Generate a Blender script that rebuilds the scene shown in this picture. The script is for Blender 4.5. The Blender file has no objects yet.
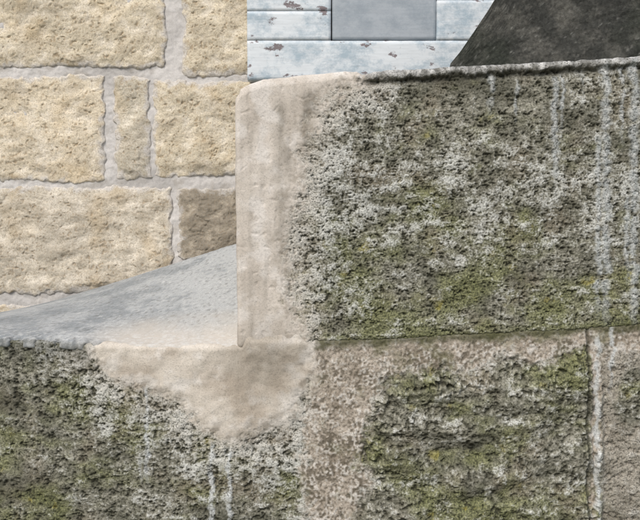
import bpy, math, numpy as np
from mathutils import Vector
# ---------------------------------------------------------------- camera maths
CZ=1.5; CD=1.3; PITCH=math.radians(3.5); S=0.002/1.3
cp,sp=math.cos(PITCH),math.sin(PITCH)
def W(u,v,y=0.0):
    """world x,z of the point on the vertical plane y"""
    a=(u-320)*S; b=(260-v)*S
    dy=cp+b*sp; dz=-sp+b*cp
    t=(y+CD)/dy
    return a*t, CZ+dz*t
def UV(x,y,z):
    dx=x; dy=y+CD; dz=z-CZ
    f=dy*cp-dz*sp; up=dy*sp+dz*cp
    return 320+dx/f/S, 260-up/f/S
# ---------------------------------------------------------------- noise
_T={}
def perlin(p,seed=0):
    if seed not in _T:
        rs=np.random.RandomState(seed+11)
        perm=rs.permutation(256); perm=np.concatenate([perm,perm,perm]).astype(np.int32)
        g=rs.normal(size=(256,3)); g/=np.linalg.norm(g,axis=1)[:,None]; _T[seed]=(perm,g.astype(np.float32))
    perm,g=_T[seed]
    fl=np.floor(p); f=(p-fl).astype(np.float32); i=fl.astype(np.int32)&255
    w=f*f*f*(f*(f*6-15)+10)
    X0=perm[i[:,0]]; X1=perm[(i[:,0]+1)]
    XY={(0,0):perm[X0+i[:,1]],(0,1):perm[X0+i[:,1]+1],(1,0):perm[X1+i[:,1]],(1,1):perm[X1+i[:,1]+1]}
    def c(a,b,d):
        gg=g[perm[XY[(a,b)]+i[:,2]+d]]
        return gg[:,0]*(f[:,0]-a)+gg[:,1]*(f[:,1]-b)+gg[:,2]*(f[:,2]-d)
    def L(a,b,t): return a+(b-a)*t
    x0=L(c(0,0,0),c(1,0,0),w[:,0]); x1=L(c(0,1,0),c(1,1,0),w[:,0])
    x2=L(c(0,0,1),c(1,0,1),w[:,0]); x3=L(c(0,1,1),c(1,1,1),w[:,0])
    return L(L(x0,x1,w[:,1]),L(x2,x3,w[:,1]),w[:,2])*1.5
def fbm(p,f,o=3,seed=0,st=(1,1,1),gain=.5):
    r=0;a=1;q=p*np.array(st)*f; n=0
    for k in range(o):
        r=r+a*perlin(q+k*17.3,seed+k); n+=a; a*=gain; q=q*2.03
    return r/n**.7
def ss(a,b,x):
    t=np.clip((x-a)/(b-a),0,1); return t*t*(3-2*t)
def lin(c):
    c=np.array(c,float)/255
    return np.where(c<=.04045,c/12.92,((c+.055)/1.055)**2.4)
def mix(a,b,t): return a+(b-a)*t[:,None]
def sdp(u,v,poly):
    poly=np.array(poly,float); n=len(poly)
    d=np.full(u.shape,1e18); ins=np.zeros(u.shape,bool)
    for k in range(n):
        a=poly[k]; b=poly[(k+1)%n]; e=b-a
        wx=u-a[0]; wy=v-a[1]
        t=np.clip((wx*e[0]+wy*e[1])/(e@e),0,1)
        d=np.minimum(d,(wx-e[0]*t)**2+(wy-e[1]*t)**2)
        if a[1]!=b[1]:
            cnd=((a[1]>v)!=(b[1]>v))&(u<(b[0]-a[0])*(v-a[1])/(b[1]-a[1])+a[0])
            ins^=cnd
    d=np.sqrt(d); return np.where(ins,d,-d)
# ---------------------------------------------------------------- mesh helpers
def arr(*segs):
    o=[np.array([segs[0][0]])]
    for a,b,s in segs:
        n=max(1,int(round(abs(b-a)/s))); o.append(np.linspace(a,b,n+1)[1:])
    return np.concatenate(o)
def rbox(xs,ys,zs,r):
    nx,ny,nz=len(xs),len(ys),len(zs)
    quads=[]
    def face(I,J,K,flip):
        key=(I*ny+J)*nz+K
        q=np.stack([key[:-1,:-1],key[1:,:-1],key[1:,1:],key[:-1,1:]],-1).reshape(-1,4)
        if flip:q=q[:,::-1]
        quads.append(q)
    I,K=np.meshgrid(np.arange(nx),np.arange(nz),indexing='ij')
    face(I,0*I,K,False)
    if nx*nz<60000: face(I,0*I+ny-1,K,True)
    J,K=np.meshgrid(np.arange(ny),np.arange(nz),indexing='ij')
    face(0*J,J,K,True); face(0*J+nx-1,J,K,False)
    I,J=np.meshgrid(np.arange(nx),np.arange(ny),indexing='ij')
    face(I,J,0*I,True); face(I,J,0*I+nz-1,False)
    Q=np.concatenate(quads)
    keys,inv=np.unique(Q.ravel(),return_inverse=True); F=inv.reshape(-1,4)
    k=keys%nz; j=(keys//nz)%ny; i=keys//(nz*ny)
    P=np.stack([xs[i],ys[j],zs[k]],1)
    lo=np.array([xs[0],ys[0],zs[0]])+r; hi=np.array([xs[-1],ys[-1],zs[-1]])-r
    c=np.clip(P,lo,hi); d=P-c; l=np.linalg.norm(d,axis=1)[:,None]; N=d/np.maximum(l,1e-9)
    return c+N*r,N,F
def mesh(name,P,F,mat,col=None,parent=None,smooth=True,alpha=None):
    me=bpy.data.meshes.new(name); n=len(P); m=len(F); k=F.shape[1]
    me.vertices.add(n); me.vertices.foreach_set('co',np.ascontiguousarray(P,dtype=np.float32).ravel())
    me.loops.add(m*k); me.loops.foreach_set('vertex_index',np.ascontiguousarray(F,dtype=np.int32).ravel())
    me.polygons.add(m); me.polygons.foreach_set('loop_start',np.arange(0,m*k,k,dtype=np.int32))
    me.update(calc_edges=True)
    me.polygons.foreach_set('use_smooth',np.full(m,smooth))
    if col is not None:
        a=me.color_attributes.new('Col','FLOAT_COLOR','POINT')
        c4=np.ones((n,4),np.float32); c4[:,:3]=np.clip(col,0.002,1)
        if alpha is not None: c4[:,3]=alpha
        a.data.foreach_set('color',c4.ravel())
    me.materials.append(mat)
    o=bpy.data.objects.new(name,me); bpy.context.scene.collection.objects.link(o)
    if parent:o.parent=parent
    return o
def empty(name):
    o=bpy.data.objects.new(name,None); bpy.context.scene.collection.objects.link(o); return o
# ---------------------------------------------------------------- materials
def mat_stone(name,fs=260,var=.45,bump=.5,dist=.002,rough=.92,spec=.15,sc2=900,pore=0.0,pcol=(60,56,44)):
    m=bpy.data.materials.new(name); m.use_nodes=True; nt=m.node_tree; N=nt.nodes; L=nt.links
    b=N['Principled BSDF']; b.inputs['Roughness'].default_value=rough
    b.inputs['Specular IOR Level'].default_value=spec
    at=N.new('ShaderNodeAttribute'); at.attribute_name='Col'
    tc=N.new('ShaderNodeTexCoord')
    n1=N.new('ShaderNodeTexNoise'); n1.inputs['Scale'].default_value=fs; n1.inputs['Detail'].default_value=4; n1.inputs['Roughness'].default_value=.65
    n2=N.new('ShaderNodeTexNoise'); n2.inputs['Scale'].default_value=sc2; n2.inputs['Detail'].default_value=1
    L.new(tc.outputs['Object'],n1.inputs['Vector']); L.new(tc.outputs['Object'],n2.inputs['Vector'])
    mr=N.new('ShaderNodeMapRange'); mr.inputs[1].default_value=.3; mr.inputs[2].default_value=.7
    mr.inputs[3].default_value=-var; mr.inputs[4].default_value=var
    L.new(n1.outputs['Fac'],mr.inputs[0])
    mm=N.new('ShaderNodeMath'); mm.operation='MULTIPLY_ADD'; mm.inputs[2].default_value=1
    L.new(mr.outputs[0],mm.inputs[0]); L.new(at.outputs['Alpha'],mm.inputs[1])
    vm=N.new('ShaderNodeVectorMath'); vm.operation='SCALE'
    L.new(at.outputs['Color'],vm.inputs[0]); L.new(mm.outputs[0],vm.inputs['Scale'])
    n3=N.new('ShaderNodeTexNoise'); n3.inputs['Scale'].default_value=fs*1.1; n3.inputs['Detail'].default_value=3; n3.inputs['Roughness'].default_value=.6
    mp=N.new('ShaderNodeMapping'); mp.inputs['Location'].default_value=(3,7,1); mp.inputs['Scale'].default_value=(1,1,1.3)
    L.new(tc.outputs['Object'],mp.inputs[0]); L.new(mp.outputs[0],n3.inputs['Vector'])
    pr=N.new('ShaderNodeMapRange'); pr.interpolation_type='SMOOTHSTEP'
    pr.inputs[1].default_value=.47; pr.inputs[2].default_value=.36; pr.inputs[3].default_value=0; pr.inputs[4].default_value=1
    L.new(n3.outputs['Fac'],pr.inputs[0])
    pa=N.new('ShaderNodeMath'); pa.operation='MULTIPLY'; L.new(pr.outputs[0],pa.inputs[0]); L.new(at.outputs['Alpha'],pa.inputs[1])
    pf=N.new('ShaderNodeMath'); pf.operation='MULTIPLY'; pf.inputs[1].default_value=pore; L.new(pa.outputs[0],pf.inputs[0])
    mx=N.new('ShaderNodeMix'); mx.data_type='RGBA'; mx.inputs[7].default_value=(*(lin(pcol)*.8),1)
    L.new(pf.outputs[0],mx.inputs[0]); L.new(vm.outputs[0],mx.inputs[6])
    L.new(mx.outputs[2],b.inputs['Base Color'])
    ad=N.new('ShaderNodeMath'); ad.operation='MULTIPLY_ADD'; ad.inputs[1].default_value=.4
    L.new(n2.outputs['Fac'],ad.inputs[0]); L.new(n1.outputs['Fac'],ad.inputs[2])
    sb=N.new('ShaderNodeMath'); sb.operation='MULTIPLY_ADD'; sb.inputs[1].default_value=-.35 if pore>0 else 0
    L.new(pr.outputs[0],sb.inputs[0]); L.new(ad.outputs[0],sb.inputs[2])
    hm=N.new('ShaderNodeMath'); hm.operation='MULTIPLY'; L.new(sb.outputs[0],hm.inputs[0]); L.new(at.outputs['Alpha'],hm.inputs[1])
    bp=N.new('ShaderNodeBump'); bp.inputs['Strength'].default_value=bump; bp.inputs['Distance'].default_value=dist
    L.new(hm.outputs[0],bp.inputs['Height']); L.new(bp.outputs[0],b.inputs['Normal'])
    return m
M_moss=mat_stone('mossy_sandstone',300,.28,.5,.002,pore=.75,pcol=(58,57,46))
M_house=mat_stone('buff_sandstone',230,.18,.5,.0022,pore=.45,pcol=(152,130,98))
M_mortar=mat_stone('lime_mortar',300,.12,.35,.002)
M_slab=mat_stone('weathered_coping_stone',330,.16,.35,.0012,.95,.08,pore=.3,pcol=(104,106,104))
M_coarse=mat_stone('coarse_stone',160,.4,.8,.003)
K=.82
# ================================================================= GARDEN WALL
wall=empty('garden_wall')
Tu=[200,238,241,250,264,300,345,356,362,420,500,640,900]; Tv=[100,96,88,83,78,75,70,71,75,71,67,58,45]
Bu=[200,238,300,400,500,585,640,900]; Bv=[349,348,345,341,336,331,327,318]
def zline(x,U,V,y=0):
    u=320+x/CD/S
    return W(0,np.interp(u,U,V),y)[1]
def drips(u,v,p,lst):
    d=np.zeros(u.shape)
    wob=perlin(np.stack([v*.05,v*0,v*0+3],1),5)*4
    bead=perlin(np.stack([u*.03,v*.11,v*0],1),8)
    edge=perlin(p*160,9)*1.9+perlin(p*80,10)*1.5
    for (uu,v0,v1,w) in lst:
        q=w*(1+.7*bead+.5*math.sin(uu)*perlin(np.stack([v*.03,v*0+uu*.37,v*0],1),16))
        d=np.maximum(d,ss(q*1.35,q*.2,np.abs(u-uu-wob-perlin(np.stack([v*.15,v*0+uu,v*0],1),6)*1.5)+edge)*ss(v0-6,v0,v)*ss(v1+6,v1-40,v)*ss(-.5,0,bead+.2+.15*edge))
    return d
def moss_stone(p,gbias,wbias,seed=0):
    """pitted sandstone overgrown with lichen: displacement, colour, height"""
    st=np.array([1,1,1.35])
    n1=perlin(p*st*92,seed+1); n2=perlin(p*st*190+5,seed+2)
    fine=perlin(p*340,seed+3); n3=perlin(p*st*38,seed+4)
    big=fbm(p,6,3,seed+5,(1,1,1.8)); mid=fbm(p,17,3,seed+6,(1,1,1.8))
    h=.42*n1+.42*n2+.25*n3+.25*fine
    d=.005*big+.0032*mid+.0030*np.clip(h,-.5,.4)
    pit=ss(-.16,-.42,h+.1*mid)
    d-=pit*.003
    t=ss(-.35,.4,h+.35*mid)
    col=mix(lin((102,101,88))[None],lin((168,166,152))[None],t)
    brown=ss(.0,.5,fbm(p,11,3,seed+12))
    col=mix(col,lin((142,131,112))[None],brown*.4)
    dkm=ss(-.05,.5,fbm(p,8,4,seed+14,(1,1,1.5))-.7*wbias)
    col=mix(col,lin((76,77,65))[None],dkm*.6)
    g=ss(-.15,.6,fbm(p,7,4,seed+7,(1,1,1.5))+gbias+.3*n3)
    gc=mix(lin((90,95,60))[None],lin((146,149,98))[None],ss(-.4,.5,fine+h))
    col=mix(col,gc,g*.68)
    yel=ss(.36,.5,fbm(p,28,3,seed+21)+.1*fine)*g
    col=mix(col,lin((172,160,70))[None],yel*.5)
    w=ss(.0,.55,.75*h+.6*mid+.4*fbm(p,45,3,seed+8)+.22*fine+wbias-.25*dkm)
    col=mix(col,lin((214,216,211))[None],w*.8)
    col=mix(col,lin((54,53,44))[None],pit*.66)
    return d,col,h
# ---- upper block
x0,_=W(238,220); x1=W(800,220)[0]
xs=arr((x0,W(650,200)[0],.0015),(W(650,200)[0],x1,.012))
ys=arr((0,.02,.002),(.02,.5,.03))
zB=W(0,345)[1]; zT=W(0,75)[1]
zs=arr((zB,zT,.0015))
P,Nn,F=rbox(xs,ys,zs,.007)
t=(P[:,2]-zB)/(zT-zB)
zb=zline(P[:,0],Bu,Bv)+.002; zt=zline(P[:,0],Tu,Tv)
P[:,2]=zb+(zt-zb)*t
u,v=UV(P[:,0],0*P[:,0],P[:,2])
u=np.where(Nn[:,0]<-.7,240,u)
ww=fbm(P,14,4,101)*20
rp=[(180,40),(360,40),(359,86),(340,94),(325,102),(312,122),(300,148),(300,185),(294,215),(289,255),(288,300),(302,330),(306,370),(180,370)]
h0=perlin(P*110,7)
sd0=sdp(u,v,rp)+ww
sd=sd0+perlin(P*160,3)*6+h0*8+fbm(P,45,2,8)*8
mr=ss(-8,8,sd); mrd=ss(-16,14,sd0+fbm(P,45,2,8)*4)
near=ss(-70,5,sd0)
gb=-.16+.38*ss(230,330,v+perlin(P*9,9)*40)*ss(300,380,u)+.25*ss(250,160,np.hypot(u-440,(v-310)*1.6))-.12*ss(480,620,u)*ss(250,180,v)+.25*ss(10,0,np.abs(v-np.interp(u,Bu,Bv))-4)
wb=-.02+.36*near+.15*ss(80,0,np.abs(v-195))+.05*ss(400,350,u)-.22*ss(150,100,v)*ss(370,430,u)*ss(600,540,u)-.12*ss(285,330,v)
dm,cm,hh=moss_stone(P,gb,wb,0)
wash=ss(-45,0,sd0)*ss(-.3,.4,hh+.3)
cm=mix(cm,lin((198,188,173))[None],wash*.5)
topd=v-np.interp(u,Tu,Tv)
cr=ss(3,-2,topd-5-4*perlin(P*40,31)-2.5*perlin(P*120,32))
dm=dm*(1-.5*cr)+cr*(.006+.0015*perlin(P*60,33))
dm-=.004*ss(14,10,topd)*ss(5,8,topd)*(1-cr)
cm=mix(cm,mix(lin((130,130,127))[None],lin((216,216,213))[None],ss(-.4,.5,fbm(P,70,3,34))),cr*.8)
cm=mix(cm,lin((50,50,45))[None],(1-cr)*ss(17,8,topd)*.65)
dr=drips(u,v,P,[(606,66,330,4.6),(598,140,322,3.0),(634,62,335,4.6),(555,80,196,3.2),(562,78,140,1.8),(491,78,122,3.2),(516,84,136,1.8),(622,66,150,2.2),(627,200,290,2.6),(582,76,112,2)])
dm=dm*(1-.4*dr)+dr*.0016
cm=mix(cm,mix(lin((168,174,174))[None],lin((210,213,211))[None],ss(-.3,.4,perlin(P*120,70))),dr*.75)
dm+=-.002*ss(6,0,np.abs(v-np.interp(u,Bu,Bv)))*ss(300,315,u)
o3=v*0+.37
st=perlin(np.stack([u*.06+.3,v*.011+.41,o3],1),60); st2=perlin(np.stack([u*.16,v*.017+.3,o3],1),69)
dR=.0045+.0022*fbm(P,16,3,61)+.0004*fbm(P,140,3,62)+.0010*st-.0010*ss(.35,.6,perlin(P*75,64))
dR-=.006*ss(10,0,topd)
cR=mix(lin((218,210,199))[None],lin((192,183,171))[None],ss(-.2,.6,fbm(P,9,4,63,(1,1,.6))))
gs=ss(13,2,np.abs(u-281+perlin(P*12,65)*7))*ss(310,230,v)*ss(92,112,v)*.8+ss(12,3,np.abs(u-308))*ss(180,110,v)*ss(85,100,v)*.8+ss(.1,.6,st2+.5*st)*.4+ss(-4,-0,-np.abs(u-251))*ss(110,330,v)*.5
cR=mix(cR,lin((128,123,112))[None],np.clip(gs*(.75+.7*perlin(P*np.array([60,60,20]),66)),0,1)*.62)
cR=mix(cR,lin((236,232,226))[None],ss(.0,.5,fbm(P,22,4,67)+.3*ss(15,0,np.abs(u-262)))*.55)
cR=mix(cR,lin((152,143,128))[None],ss(26,4,sd0)*ss(-.2,.5,h0+fbm(P,30,3,72))*.5)
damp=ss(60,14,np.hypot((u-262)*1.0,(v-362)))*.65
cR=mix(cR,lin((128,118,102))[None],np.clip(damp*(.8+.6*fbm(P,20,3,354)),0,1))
d=dm*(1-mrd)+dR*mrd; col=mix(cm,cR,mr)
al=1-mr*.72
mesh('upper_block',P+Nn*d[:,None],F,M_moss,col*K,wall,alpha=al)
# ---- lower course
xa=W(-160,400)[0]; xb=W(0,400)[0]-.02
xs=arr((xa,xb,.02),(xb,W(650,400)[0],.0016),(W(650,400)[0],x1+.1,.02))
Lu=[-200,0,60,100,140,240,300,400,500,585,640,900]; Lv=[336,341,343,346,348,349,344,339,334,329,325,316]
Lu2=[-200,0,60,100,140,241,249,298,312,400,500,585,640,900]; Lv2=[336,341,343,346,348,348.5,336,334,341,338,333,328,324,315]
zt0=W(0,345)[1]; zl=W(0,535)[1]
zs=arr((0,zl,.04),(zl,zt0,.0016))
P,Nn,F=rbox(xs,arr((.003,.02,.002),(.02,.6,.04)),zs,.005)
k=ss(zl,zt0,P[:,2]); P[:,2]+=(zline(P[:,0],Lu2,Lv2)-zt0)*k-.09*ss(.02,.5,P[:,1])*k
u,v=UV(P[:,0],0*P[:,0],P[:,2])
ww=fbm(P,12,4,201)*26; fw=perlin(P*150,203)*6+perlin(P*70,204)*6
sdR0=sdp(u,v,[(80,300),(84,346),(98,358),(114,378),(146,394),(178,404),(196,424),(218,438),(244,441),(266,434),(288,424),(303,404),(314,386),(314,300)])+ww*.5
sdR=sdR0+fw
mR=ss(-8,8,sdR); mRd=ss(-16,16,sdR0)
sdM=sdp(u,v,[(300,300),(800,300),(800,350),(610,352),(600,362),(585,358),(540,362),(470,366),(430,371),(388,372),(374,388),(380,410),(364,440),(358,480),(352,600),(300,620),(306,430)])+ww*.8+fw*1.2
sdJ=sdp(u,v,[(587,330),(603,330),(601,420),(596,520),(594,640),(586,640),(588,500),(590,400)])+ww*.2+fw*.4
mM=np.maximum(ss(-9,9,sdM),ss(-2,3,sdJ))
isC=ss(596,606,u)
gb=.03+.10*ss(340,380,u)+.08*ss(200,60,u)-.3*isC
halo=ss(-75,0,sdR0)
wb=-.05+.40*halo*(u<330)+.12*ss(-12,0,sdM)+.1*ss(220,300,u)*ss(330,300,u)-.12*ss(120,20,u)
dm,cm,hh=moss_stone(P,gb,wb,300)
isB=ss(340,372,u)*(1-isC)*ss(-2,-22,sdM)
rock=fbm(P,7,4,311,(1,1,1.7)); rg=1-np.abs(perlin(P*np.array([5,5,12])+2,312))*2
dm+=isB*(.010+.020*rock+.008*rg)
dm+=ss(330,250,u)*.009*fbm(P,5,3,313)
cC=mix(lin((184,177,165))[None],lin((126,120,109))[None],ss(-.1,.5,fbm(P,12,4,320)))
cm=mix(cm,cC,isC*.6*ss(0,8,np.hypot(u-632,(v-400)*.5)-10+ww*.4))
cm=mix(cm,lin((198,188,173))[None],halo**3*(u<330)*.4*ss(-.3,.4,hh+.2))
grit=perlin(P*190,330); g2=perlin(P*95,331)
dM=.002+.002*fbm(P,14,3,332)+.0013*grit+.0013*g2
cM=mix(lin((186,176,162))[None],lin((148,138,123))[None],ss(-.3,.5,fbm(P,16,4,333)))
cM=mix(cM,lin((222,218,210))[None],ss(.0,.5,grit*.7+.6*fbm(P,40,3,334)+.25*ss(-18,0,-np.abs(sdM)))*.75)
cM=mix(cM,lin((94,87,73))[None],ss(.05,.5,-grit*.8+.6*fbm(P,30,3,335)+.12*ss(360,460,v))*.72)
cM=mix(cM,lin((116,118,86))[None],ss(-.05,.5,fbm(P,20,3,336)+.3*ss(352,336,v)-.1)*.5*(u>300))
d=dm*(1-mM)+dM*mM; col=mix(cm,cM,mM)
al=1-.35*mM
ck=ss(2.2,.6,np.abs(u-587+ww*.12))*(v>325); d-=ck*.005; col=mix(col,lin((62,62,52))[None],ck*.7)
tp=v-np.interp(u,Lu,Lv)
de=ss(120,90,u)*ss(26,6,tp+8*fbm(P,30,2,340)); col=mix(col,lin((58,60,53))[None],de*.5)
gf=ss(300,316,u)*ss(9,2,tp+3*perlin(P*60,341)+3*perlin(P*25,342)); col=mix(col,lin((78,80,52))[None],gf*.75)
dr=drips(u,v,P,[(147,388,492,2.1),(141,462,488,1.8),(211,448,560,3.0),(229,452,560,2.4),(597,340,540,3.0),(612,330,400,2.2)])
d=d*(1-.3*dr)+dr*.0012; col=mix(col,lin((210,214,213))[None],dr*.8)
dR=.0065+.003*fbm(P,14,3,350)+.0005*fbm(P,140,3,351)+.0015*perlin(P*45,358)
dR+=.005*ss(366,346,v)*ss(241,250,u)*ss(312,298,u)-.004*ss(343,337,v)
cR=mix(lin((216,208,195))[None],lin((190,179,164))[None],ss(-.2,.5,fbm(P,10,4,352)))
cR=mix(cR,lin((234,230,223))[None],ss(.0,.5,fbm(P,26,4,353)+.3*ss(30,0,sdR0))*.6)
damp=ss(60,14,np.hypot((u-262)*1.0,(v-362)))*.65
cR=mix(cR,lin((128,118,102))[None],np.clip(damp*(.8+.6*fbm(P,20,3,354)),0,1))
cR=mix(cR,lin((140,131,117))[None],ss(24,0,sdR0)*ss(-.1,.4,fbm(P,50,3,355))*.75)
d=d*(1-mRd)+dR*mRd; col=mix(col,cR,mR); al=al*(1-mR)+.32*mR
mesh('lower_course',P+Nn*d[:,None],F,M_moss,col*K,wall,alpha=al)
# ---- sloping coping slab on the left
D=.66
xs=arr((W(-160,340)[0]-.1,W(0,340)[0]-.1,.02),(W(0,340)[0]-.1,-.15,.003))
ys=arr((0,.05,.002),(.05,D,.006)); zs=arr((0,.02,.003))
ucol=[-300,0,60,120,180,222,240,300]; vb=[392,315,299,281,262,248,243,228]
P,Nn,F=rbox(xs,ys,zs,.006)
tt=np.clip(P[:,1]/D,0,1)
zf=zline(P[:,0],Lu,Lv)+.004
ub=320+P[:,0]/(CD+D)/S
zbk=W(0,np.interp(ub,ucol,vb),D)[1]
z=zf+(zbk-zf)*tt
zz=P[:,2].copy()
P[:,2]=z+(zz-.02)+.002
front=ss(.10,.0,P[:,1])
a=fbm(P,10,4,401); b=fbm(P,60,4,402)
c=mix(lin((148,153,155))[None],lin((182,185,185))[None],ss(-.35,.5,a+.5*b+.6*ss(-.5,-.2,P[:,0])))
c=mix(c,lin((120,123,122))[None],ss(.05,.6,b+.5*fbm(P,5,3,403)-.4*ss(-.45,-.2,P[:,0]))*.4)
c=mix(c,lin((104,104,98))[None],ss(.15,.5,fbm(P,110,2,409))*.5)
bm=ss(-.50,-.40,P[:,0]+.05*a)*ss(.18,.02,P[:,1]+.08*a+.02*b)
c=mix(c,lin((206,199,188))[None],bm*.85)
c=mix(c,lin((218,219,216))[None],ss(.15,.6,fbm(P,130,2,404)+.3*front+.2*b)*.45)
edg=ss(.03,.0,P[:,1])
chip=edg*ss(.0,.45,fbm(P*np.array([1,.3,.3]),38,3,406)+.15)
d=.002*a+.0010*b+.0006*perlin(P*220,405)-.010*chip*ss(-.38,-.48,P[:,0])
c=mix(c,lin((84,85,76))[None],chip*.45*ss(-.38,-.48,P[:,0]))
c=mix(c,lin((70,72,62))[None],ss(-.3,-.8,Nn[:,1])*ss(-.38,-.46,P[:,0])*.5*ss(-.2,.3,b))
mesh('sloping_coping',P+Nn*d[:,None],F,M_slab,c*K,wall,alpha=1-.6*bm)
# ================================================================= COPING STONE (top right), shade of its back painted into the colour
yy0,yy1=.22,.56
prof=[(444,74),(450,64),(460,52),(473,33),(487,12),(498,-6),(516,-36),(556,-80),(640,-120),(760,-130),(800,-125)]
P,Nn,F=rbox(arr((0,1,.006)),arr((yy0,yy1,.01)),arr((0,1,.008)),.001)
zbase=W(0,62,0)[1]-.01
px=np.array([W(a,b,yy0)[0] for a,b in prof]); pz=np.array([W(a,b,yy0)[1] for a,b in prof])
pz[0]=zbase-.01
xx=px[0]+(px[-1]-px[0])*P[:,0]
ztop=np.interp(xx,px,pz)
lean=(P[:,1]-yy0)
P3=np.stack([xx+lean*.15,P[:,1],zbase+(ztop-zbase-lean*.25*P[:,2])*P[:,2]],1)
dd=.004*fbm(P3,12,4,501)+.0015*fbm(P3,90,3,502)
P3[:,1]-=dd*2
cD=mix(lin((80,81,77))[None],lin((122,121,114))[None],ss(-.2,.6,fbm(P3,14,5,503)+.4*fbm(P3,110,2,505)))
cD=mix(cD,lin((66,72,62))[None],ss(0,.5,fbm(P3,6,3,504))*.6)
cD=mix(cD,lin((170,170,163))[None],ss(.3,.55,fbm(P3,90,3,506))*.5)
mesh('coping_stone',P3,F,M_coarse,cD*.52,None)  # colour scaled down to stand for the stone's shaded side
# ================================================================= HOUSE
house=empty('stone_house')
HY=.70
def hx(u): return W(u,180,HY)[0]
def hz(v): return W(200,v,HY)[1]
xs=arr((-2.6,hx(-40),.1),(hx(-40),hx(260),.0032),(hx(260),3,.1))
zs=arr((0,hz(330),.1),(hz(330),hz(-15),.0032),(hz(-15),3,.1))
P,Nn,F=rbox(xs,arr((HY,HY+.3,.1)),zs,.001)
dd=.005*fbm(P,9,4,601)+.003*fbm(P,45,3,602)+.001*perlin(P*150,603)
c=mix(lin((212,209,205))[None],lin((184,181,177))[None],ss(-.2,.5,fbm(P,8,4,604)))
c=mix(c,lin((156,149,138))[None],ss(.05,.6,fbm(P,25,4,605))*.55)
mesh('mortar_bed',P+Nn*dd[:,None],F,M_mortar,c*K,house)
rng=np.random.RandomState(4)
def hstone(i,xa,xb,za,zb_,step,base,grey=0,prot=.005):
    xs=arr((xa,xb,step)); zs=arr((za,zb_,step))
    P,Nn,F=rbox(xs,arr((HY-prot,HY+.02,max(.004,step))),zs,min(.010,prot+.004))
    sd=700+(i%12)*7
    Q=P.copy()
    P[:,0]+=.022*fbm(Q,9,4,sd+1)+.006*perlin(Q*60,2); P[:,2]+=.018*fbm(Q,9,4,sd+2)+.006*perlin(Q*60,5)
    big=fbm(P,5,3,sd+3,(1,1,1.6)); mid=fbm(P,22,4,sd+4,(1,1,1.3)); n=perlin(P*np.array([80,80,95]),sd+5); n2=perlin(P*170,sd+6)
    ed=np.minimum(np.minimum(Q[:,0]-xa,xb-Q[:,0]),np.minimum(Q[:,2]-za,zb_-Q[:,2]))
    inn=ss(0,.035,ed)
    pit=ss(.15,.45,n*.5+mid*.35+n2*.45)
    d=inn*(.011*big+.006*mid+.004)+.0011*n+.0011*n2-.004*pit*inn
    b0=lin(base)[None]
    c=mix(b0*1.1,b0*.86,ss(-.5,.5,big+.6*mid))
    c=mix(c,lin((240,233,219))[None],ss(-.1,.5,-mid+.4*n2)*.55*(1-grey))
    c=mix(c,lin((162,140,110))[None],pit*.6*(1-grey))
    c=mix(c,lin((178,167,147))[None],ss(.0,.5,fbm(P,14,3,sd+9))*.45*(1-grey))
    c=mix(c,lin((206,182,140))[None],ss(.1,.5,fbm(P,7,3,sd+10))*.35*(1-grey))
    c=mix(c,lin((138,131,118))[None],np.clip(grey*ss(-.5,.3,mid+n*.5),0,1)*.85)
    c=mix(c,lin((208,204,198))[None],ss(.018,.0,ed+.03*fbm(P,30,3,sd+8))*.85)
    mesh('stone_%03d'%i,P+Nn*d[:,None],F,M_house,c*K,house)
B=(219,208,184)
vis=[(-90,169,-60,68,B,0),(184,300,-60,77,(221,210,186),0),(-60,106,77,181,(224,212,188),0),(116,150,77,179,(212,204,185),.1),(153,300,81,176,(220,209,185),0),
     (-110,171,187,294,(213,204,186),.12),(179,300,188,262,(174,165,149),.9),(-120,60,305,400,(206,198,180),.1),(72,300,308,400,(206,196,176),.2)]
i=0
for (a,b,c_,d_,base,g) in vis:
    hstone(i,hx(a),hx(b),hz(d_),hz(c_),.0027,base,g); i+=1
zc=[(.02,.30),(.33,.62),(.65,.93),(.96,hz(404)-.0)]
rows=zc+[(hz(400),hz(308)),(hz(293),hz(188)),(hz(178),hz(78)),(hz(66),hz(-60))]
z=hz(-60)+.035
while z<2.8:
    rows.append((z,z+.29)); z+=.325
for ri,(za,zb_) in enumerate(rows):
    if zb_-za<.06: continue
    spans=[(-2.5,2.9)]
    if 4<=ri<=7: spans=[(-2.5,hx([-125,-115,-65,-95][ri-4])-.03),(hx(310),2.9)]
    for (s0,s1) in spans:
        x=s0
        while x<s1-.1:
            w=min(rng.uniform(.28,.62),s1-x)
            if s1-(x+w)<.15: w=s1-x
            if not(zb_>hz(82) and x+w>hx(247) and x<hx(247)+1.05):
                hstone(i,x,x+w-.03,za,zb_,.03,tuple(np.array(B)+rng.uniform(-12,8)),.15,.012); i+=1
            x+=w
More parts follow.
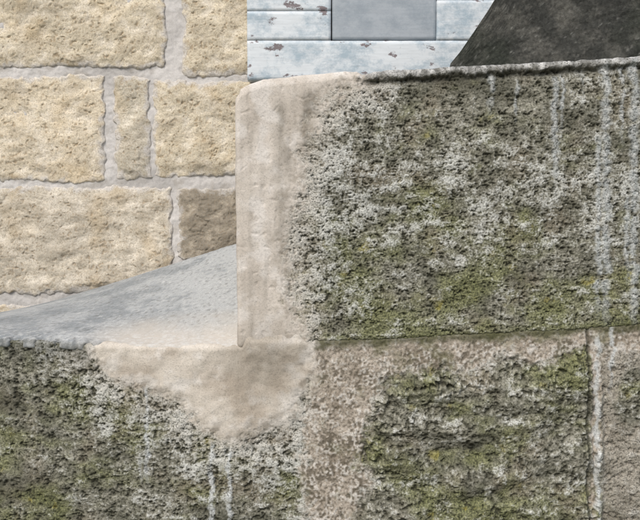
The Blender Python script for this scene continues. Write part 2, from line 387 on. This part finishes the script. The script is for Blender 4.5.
# ================================================================= BOARDED WINDOW
def mat_paint(name,c1,flake=.62,wood=(112,104,106),stain=(.55,.64,.70),grain=.88):
    m=bpy.data.materials.new(name); m.use_nodes=True; nt=m.node_tree; N=nt.nodes; L=nt.links
    b=N['Principled BSDF']; b.inputs['Roughness'].default_value=.65
    tc=N.new('ShaderNodeTexCoord')
    def noise(sc,det,scale3,ro=.6,loc=(0,0,0)):
        mp=N.new('ShaderNodeMapping'); mp.inputs['Scale'].default_value=scale3; mp.inputs['Location'].default_value=loc
        L.new(tc.outputs['Object'],mp.inputs[0])
        n=N.new('ShaderNodeTexNoise'); n.inputs['Scale'].default_value=sc; n.inputs['Detail'].default_value=det
        n.inputs['Roughness'].default_value=ro
        L.new(mp.outputs[0],n.inputs['Vector']); return n
    n1=noise(15,9,(1,1,1.7),.66,(1.3,0,.4)); n2=noise(40,5,(.4,1,4),.6); n3=noise(10,8,(1,1,1.3),.78,(5,2,1))
    def ramp(n,a,b2,ca,cb):
        r=N.new('ShaderNodeValToRGB'); r.color_ramp.elements[0].position=a; r.color_ramp.elements[1].position=b2
        r.color_ramp.elements[0].color=(*ca,1); r.color_ramp.elements[1].color=(*cb,1)
        L.new(n.outputs['Fac'],r.inputs[0]); return r
    lc=lin(c1)*K*1.1
    base=ramp(n2,.35,.65,tuple(lc*grain),tuple(lc))
    st=ramp(n3,.46,.62,(1,1,1),stain)
    mu=N.new('ShaderNodeMix'); mu.data_type='RGBA'; mu.blend_type='MULTIPLY'; mu.inputs[0].default_value=1
    L.new(base.outputs[0],mu.inputs[6]); L.new(st.outputs[0],mu.inputs[7])
    fl=ramp(n1,flake,flake+.03,(0,0,0),(1,1,1))
    wd=ramp(n2,.3,.7,tuple(lin(wood)*.7),tuple(lin(wood)*1.3))
    mx=N.new('ShaderNodeMix'); mx.data_type='RGBA'
    L.new(fl.outputs[0],mx.inputs[0]); L.new(mu.outputs[2],mx.inputs[6]); L.new(wd.outputs[0],mx.inputs[7])
    L.new(mx.outputs[2],b.inputs['Base Color'])
    bp=N.new('ShaderNodeBump'); bp.inputs['Strength'].default_value=.3; bp.inputs['Distance'].default_value=.001
    sb=N.new('ShaderNodeMath'); sb.operation='SUBTRACT'; L.new(n2.outputs['Fac'],sb.inputs[0]); L.new(fl.outputs[0],sb.inputs[1])
    L.new(sb.outputs[0],bp.inputs['Height']); L.new(bp.outputs[0],b.inputs['Normal'])
    return m
M_w=mat_paint('flaking_white_paint',(216,223,227),.595)
M_g=mat_paint('grey_blue_panel',(164,172,179),.72,(96,92,90),(.76,.8,.82),.93)
M_bk=mat_paint('dark_gap',(70,68,64),.9)
win=empty('boarded_window')
BY=.655
def board(n,u0,u1,v0,v1,y,th,mat):
    za=W(u0,v1,y)[1]; zb_=W(0,v0,y)[1]
    xa=W(u0,40,y)[0]; xb=W(u1,40,y)[0]
    P,Nn,F=rbox(arr((xa,xb,.01)),arr((y,y+th,.01)),arr((za,zb_,.01)),.0012)
    d=.0008*fbm(P,20,2,7)
    mesh(n,P+Nn*d[:,None],F,mat,None,win)
board('backing',247.5,535,-270,79,BY+.03,.012,M_bk)
board('plank_1',247,536,40.6,80,BY,.028,M_w)
board('plank_2',247,331,11.1,40.3,BY,.028,M_w)
board('plank_3',247,331,-35,11,BY+.0005,.026,M_w)
board('plank_4',247,331,-85,-36,BY,.026,M_w)
board('plank_5',247,331,-220,-86,BY,.026,M_w)
board('panel',332,436,-218,39.6,BY+.006,.02,M_g)
board('plank_6',436.6,536,0.1,40.3,BY,.028,M_w)
board('plank_7',436.6,536,-220,-.1,BY+.001,.028,M_w)
board('plank_8',247,536,-270,-221,BY,.028,M_w)
# ================================================================= GROUND
xs=np.concatenate([-np.geomspace(60,3,10),np.linspace(-2.8,2.8,140),np.geomspace(3,60,10)])
ys=np.concatenate([-np.geomspace(60,3,10),np.linspace(-2.8,1,100),np.geomspace(1.2,60,8)])
X,Y=np.meshgrid(xs,ys,indexing='ij'); P=np.stack([X.ravel(),Y.ravel(),0*X.ravel()],1)
P[:,2]=.012*fbm(P,1.5,3,900)*(np.abs(P[:,0])<5)
n,m=len(xs),len(ys); I=np.arange(n*m).reshape(n,m)
F=np.stack([I[:-1,:-1],I[1:,:-1],I[1:,1:],I[:-1,1:]],-1).reshape(-1,4)
c=mix(lin((130,124,112))[None],lin((88,100,60))[None],ss(-.1,.3,fbm(P,1.3,4,901)))
mesh('ground',P,F,M_coarse,c*.7,None)
# ================================================================= LIGHT / CAMERA
sc=bpy.context.scene
w=bpy.data.worlds.new('World'); sc.world=w; w.use_nodes=True
nt=w.node_tree; sky=nt.nodes.new('ShaderNodeTexSky'); sky.sky_type='NISHITA'; sky.sun_disc=False
el=math.radians(48); rot=math.radians(205)
sky.sun_elevation=el; sky.sun_rotation=rot; sky.dust_density=3.5
bg=nt.nodes['Background']; bg.inputs[1].default_value=.15
nt.links.new(sky.outputs[0],bg.inputs[0])
sd_=Vector((math.sin(rot)*math.cos(el),math.cos(rot)*math.cos(el),math.sin(el)))
l=bpy.data.lights.new('sun','SUN'); l.energy=2.4; l.angle=math.radians(28); l.color=(1,.97,.92)
lo=bpy.data.objects.new('sun',l); sc.collection.objects.link(lo)
lo.rotation_euler=sd_.to_track_quat('Z','Y').to_euler()
cam=bpy.data.cameras.new('camera'); co=bpy.data.objects.new('camera',cam); sc.collection.objects.link(co)
cam.sensor_width=36; cam.lens=18/(320*S); cam.clip_end=300; cam.clip_start=.05
co.location=(0,-CD,CZ); co.rotation_euler=(math.radians(90)-PITCH,0,0)
sc.camera=co
sc.view_settings.view_transform='Standard'; sc.view_settings.look='None'; sc.view_settings.exposure=0
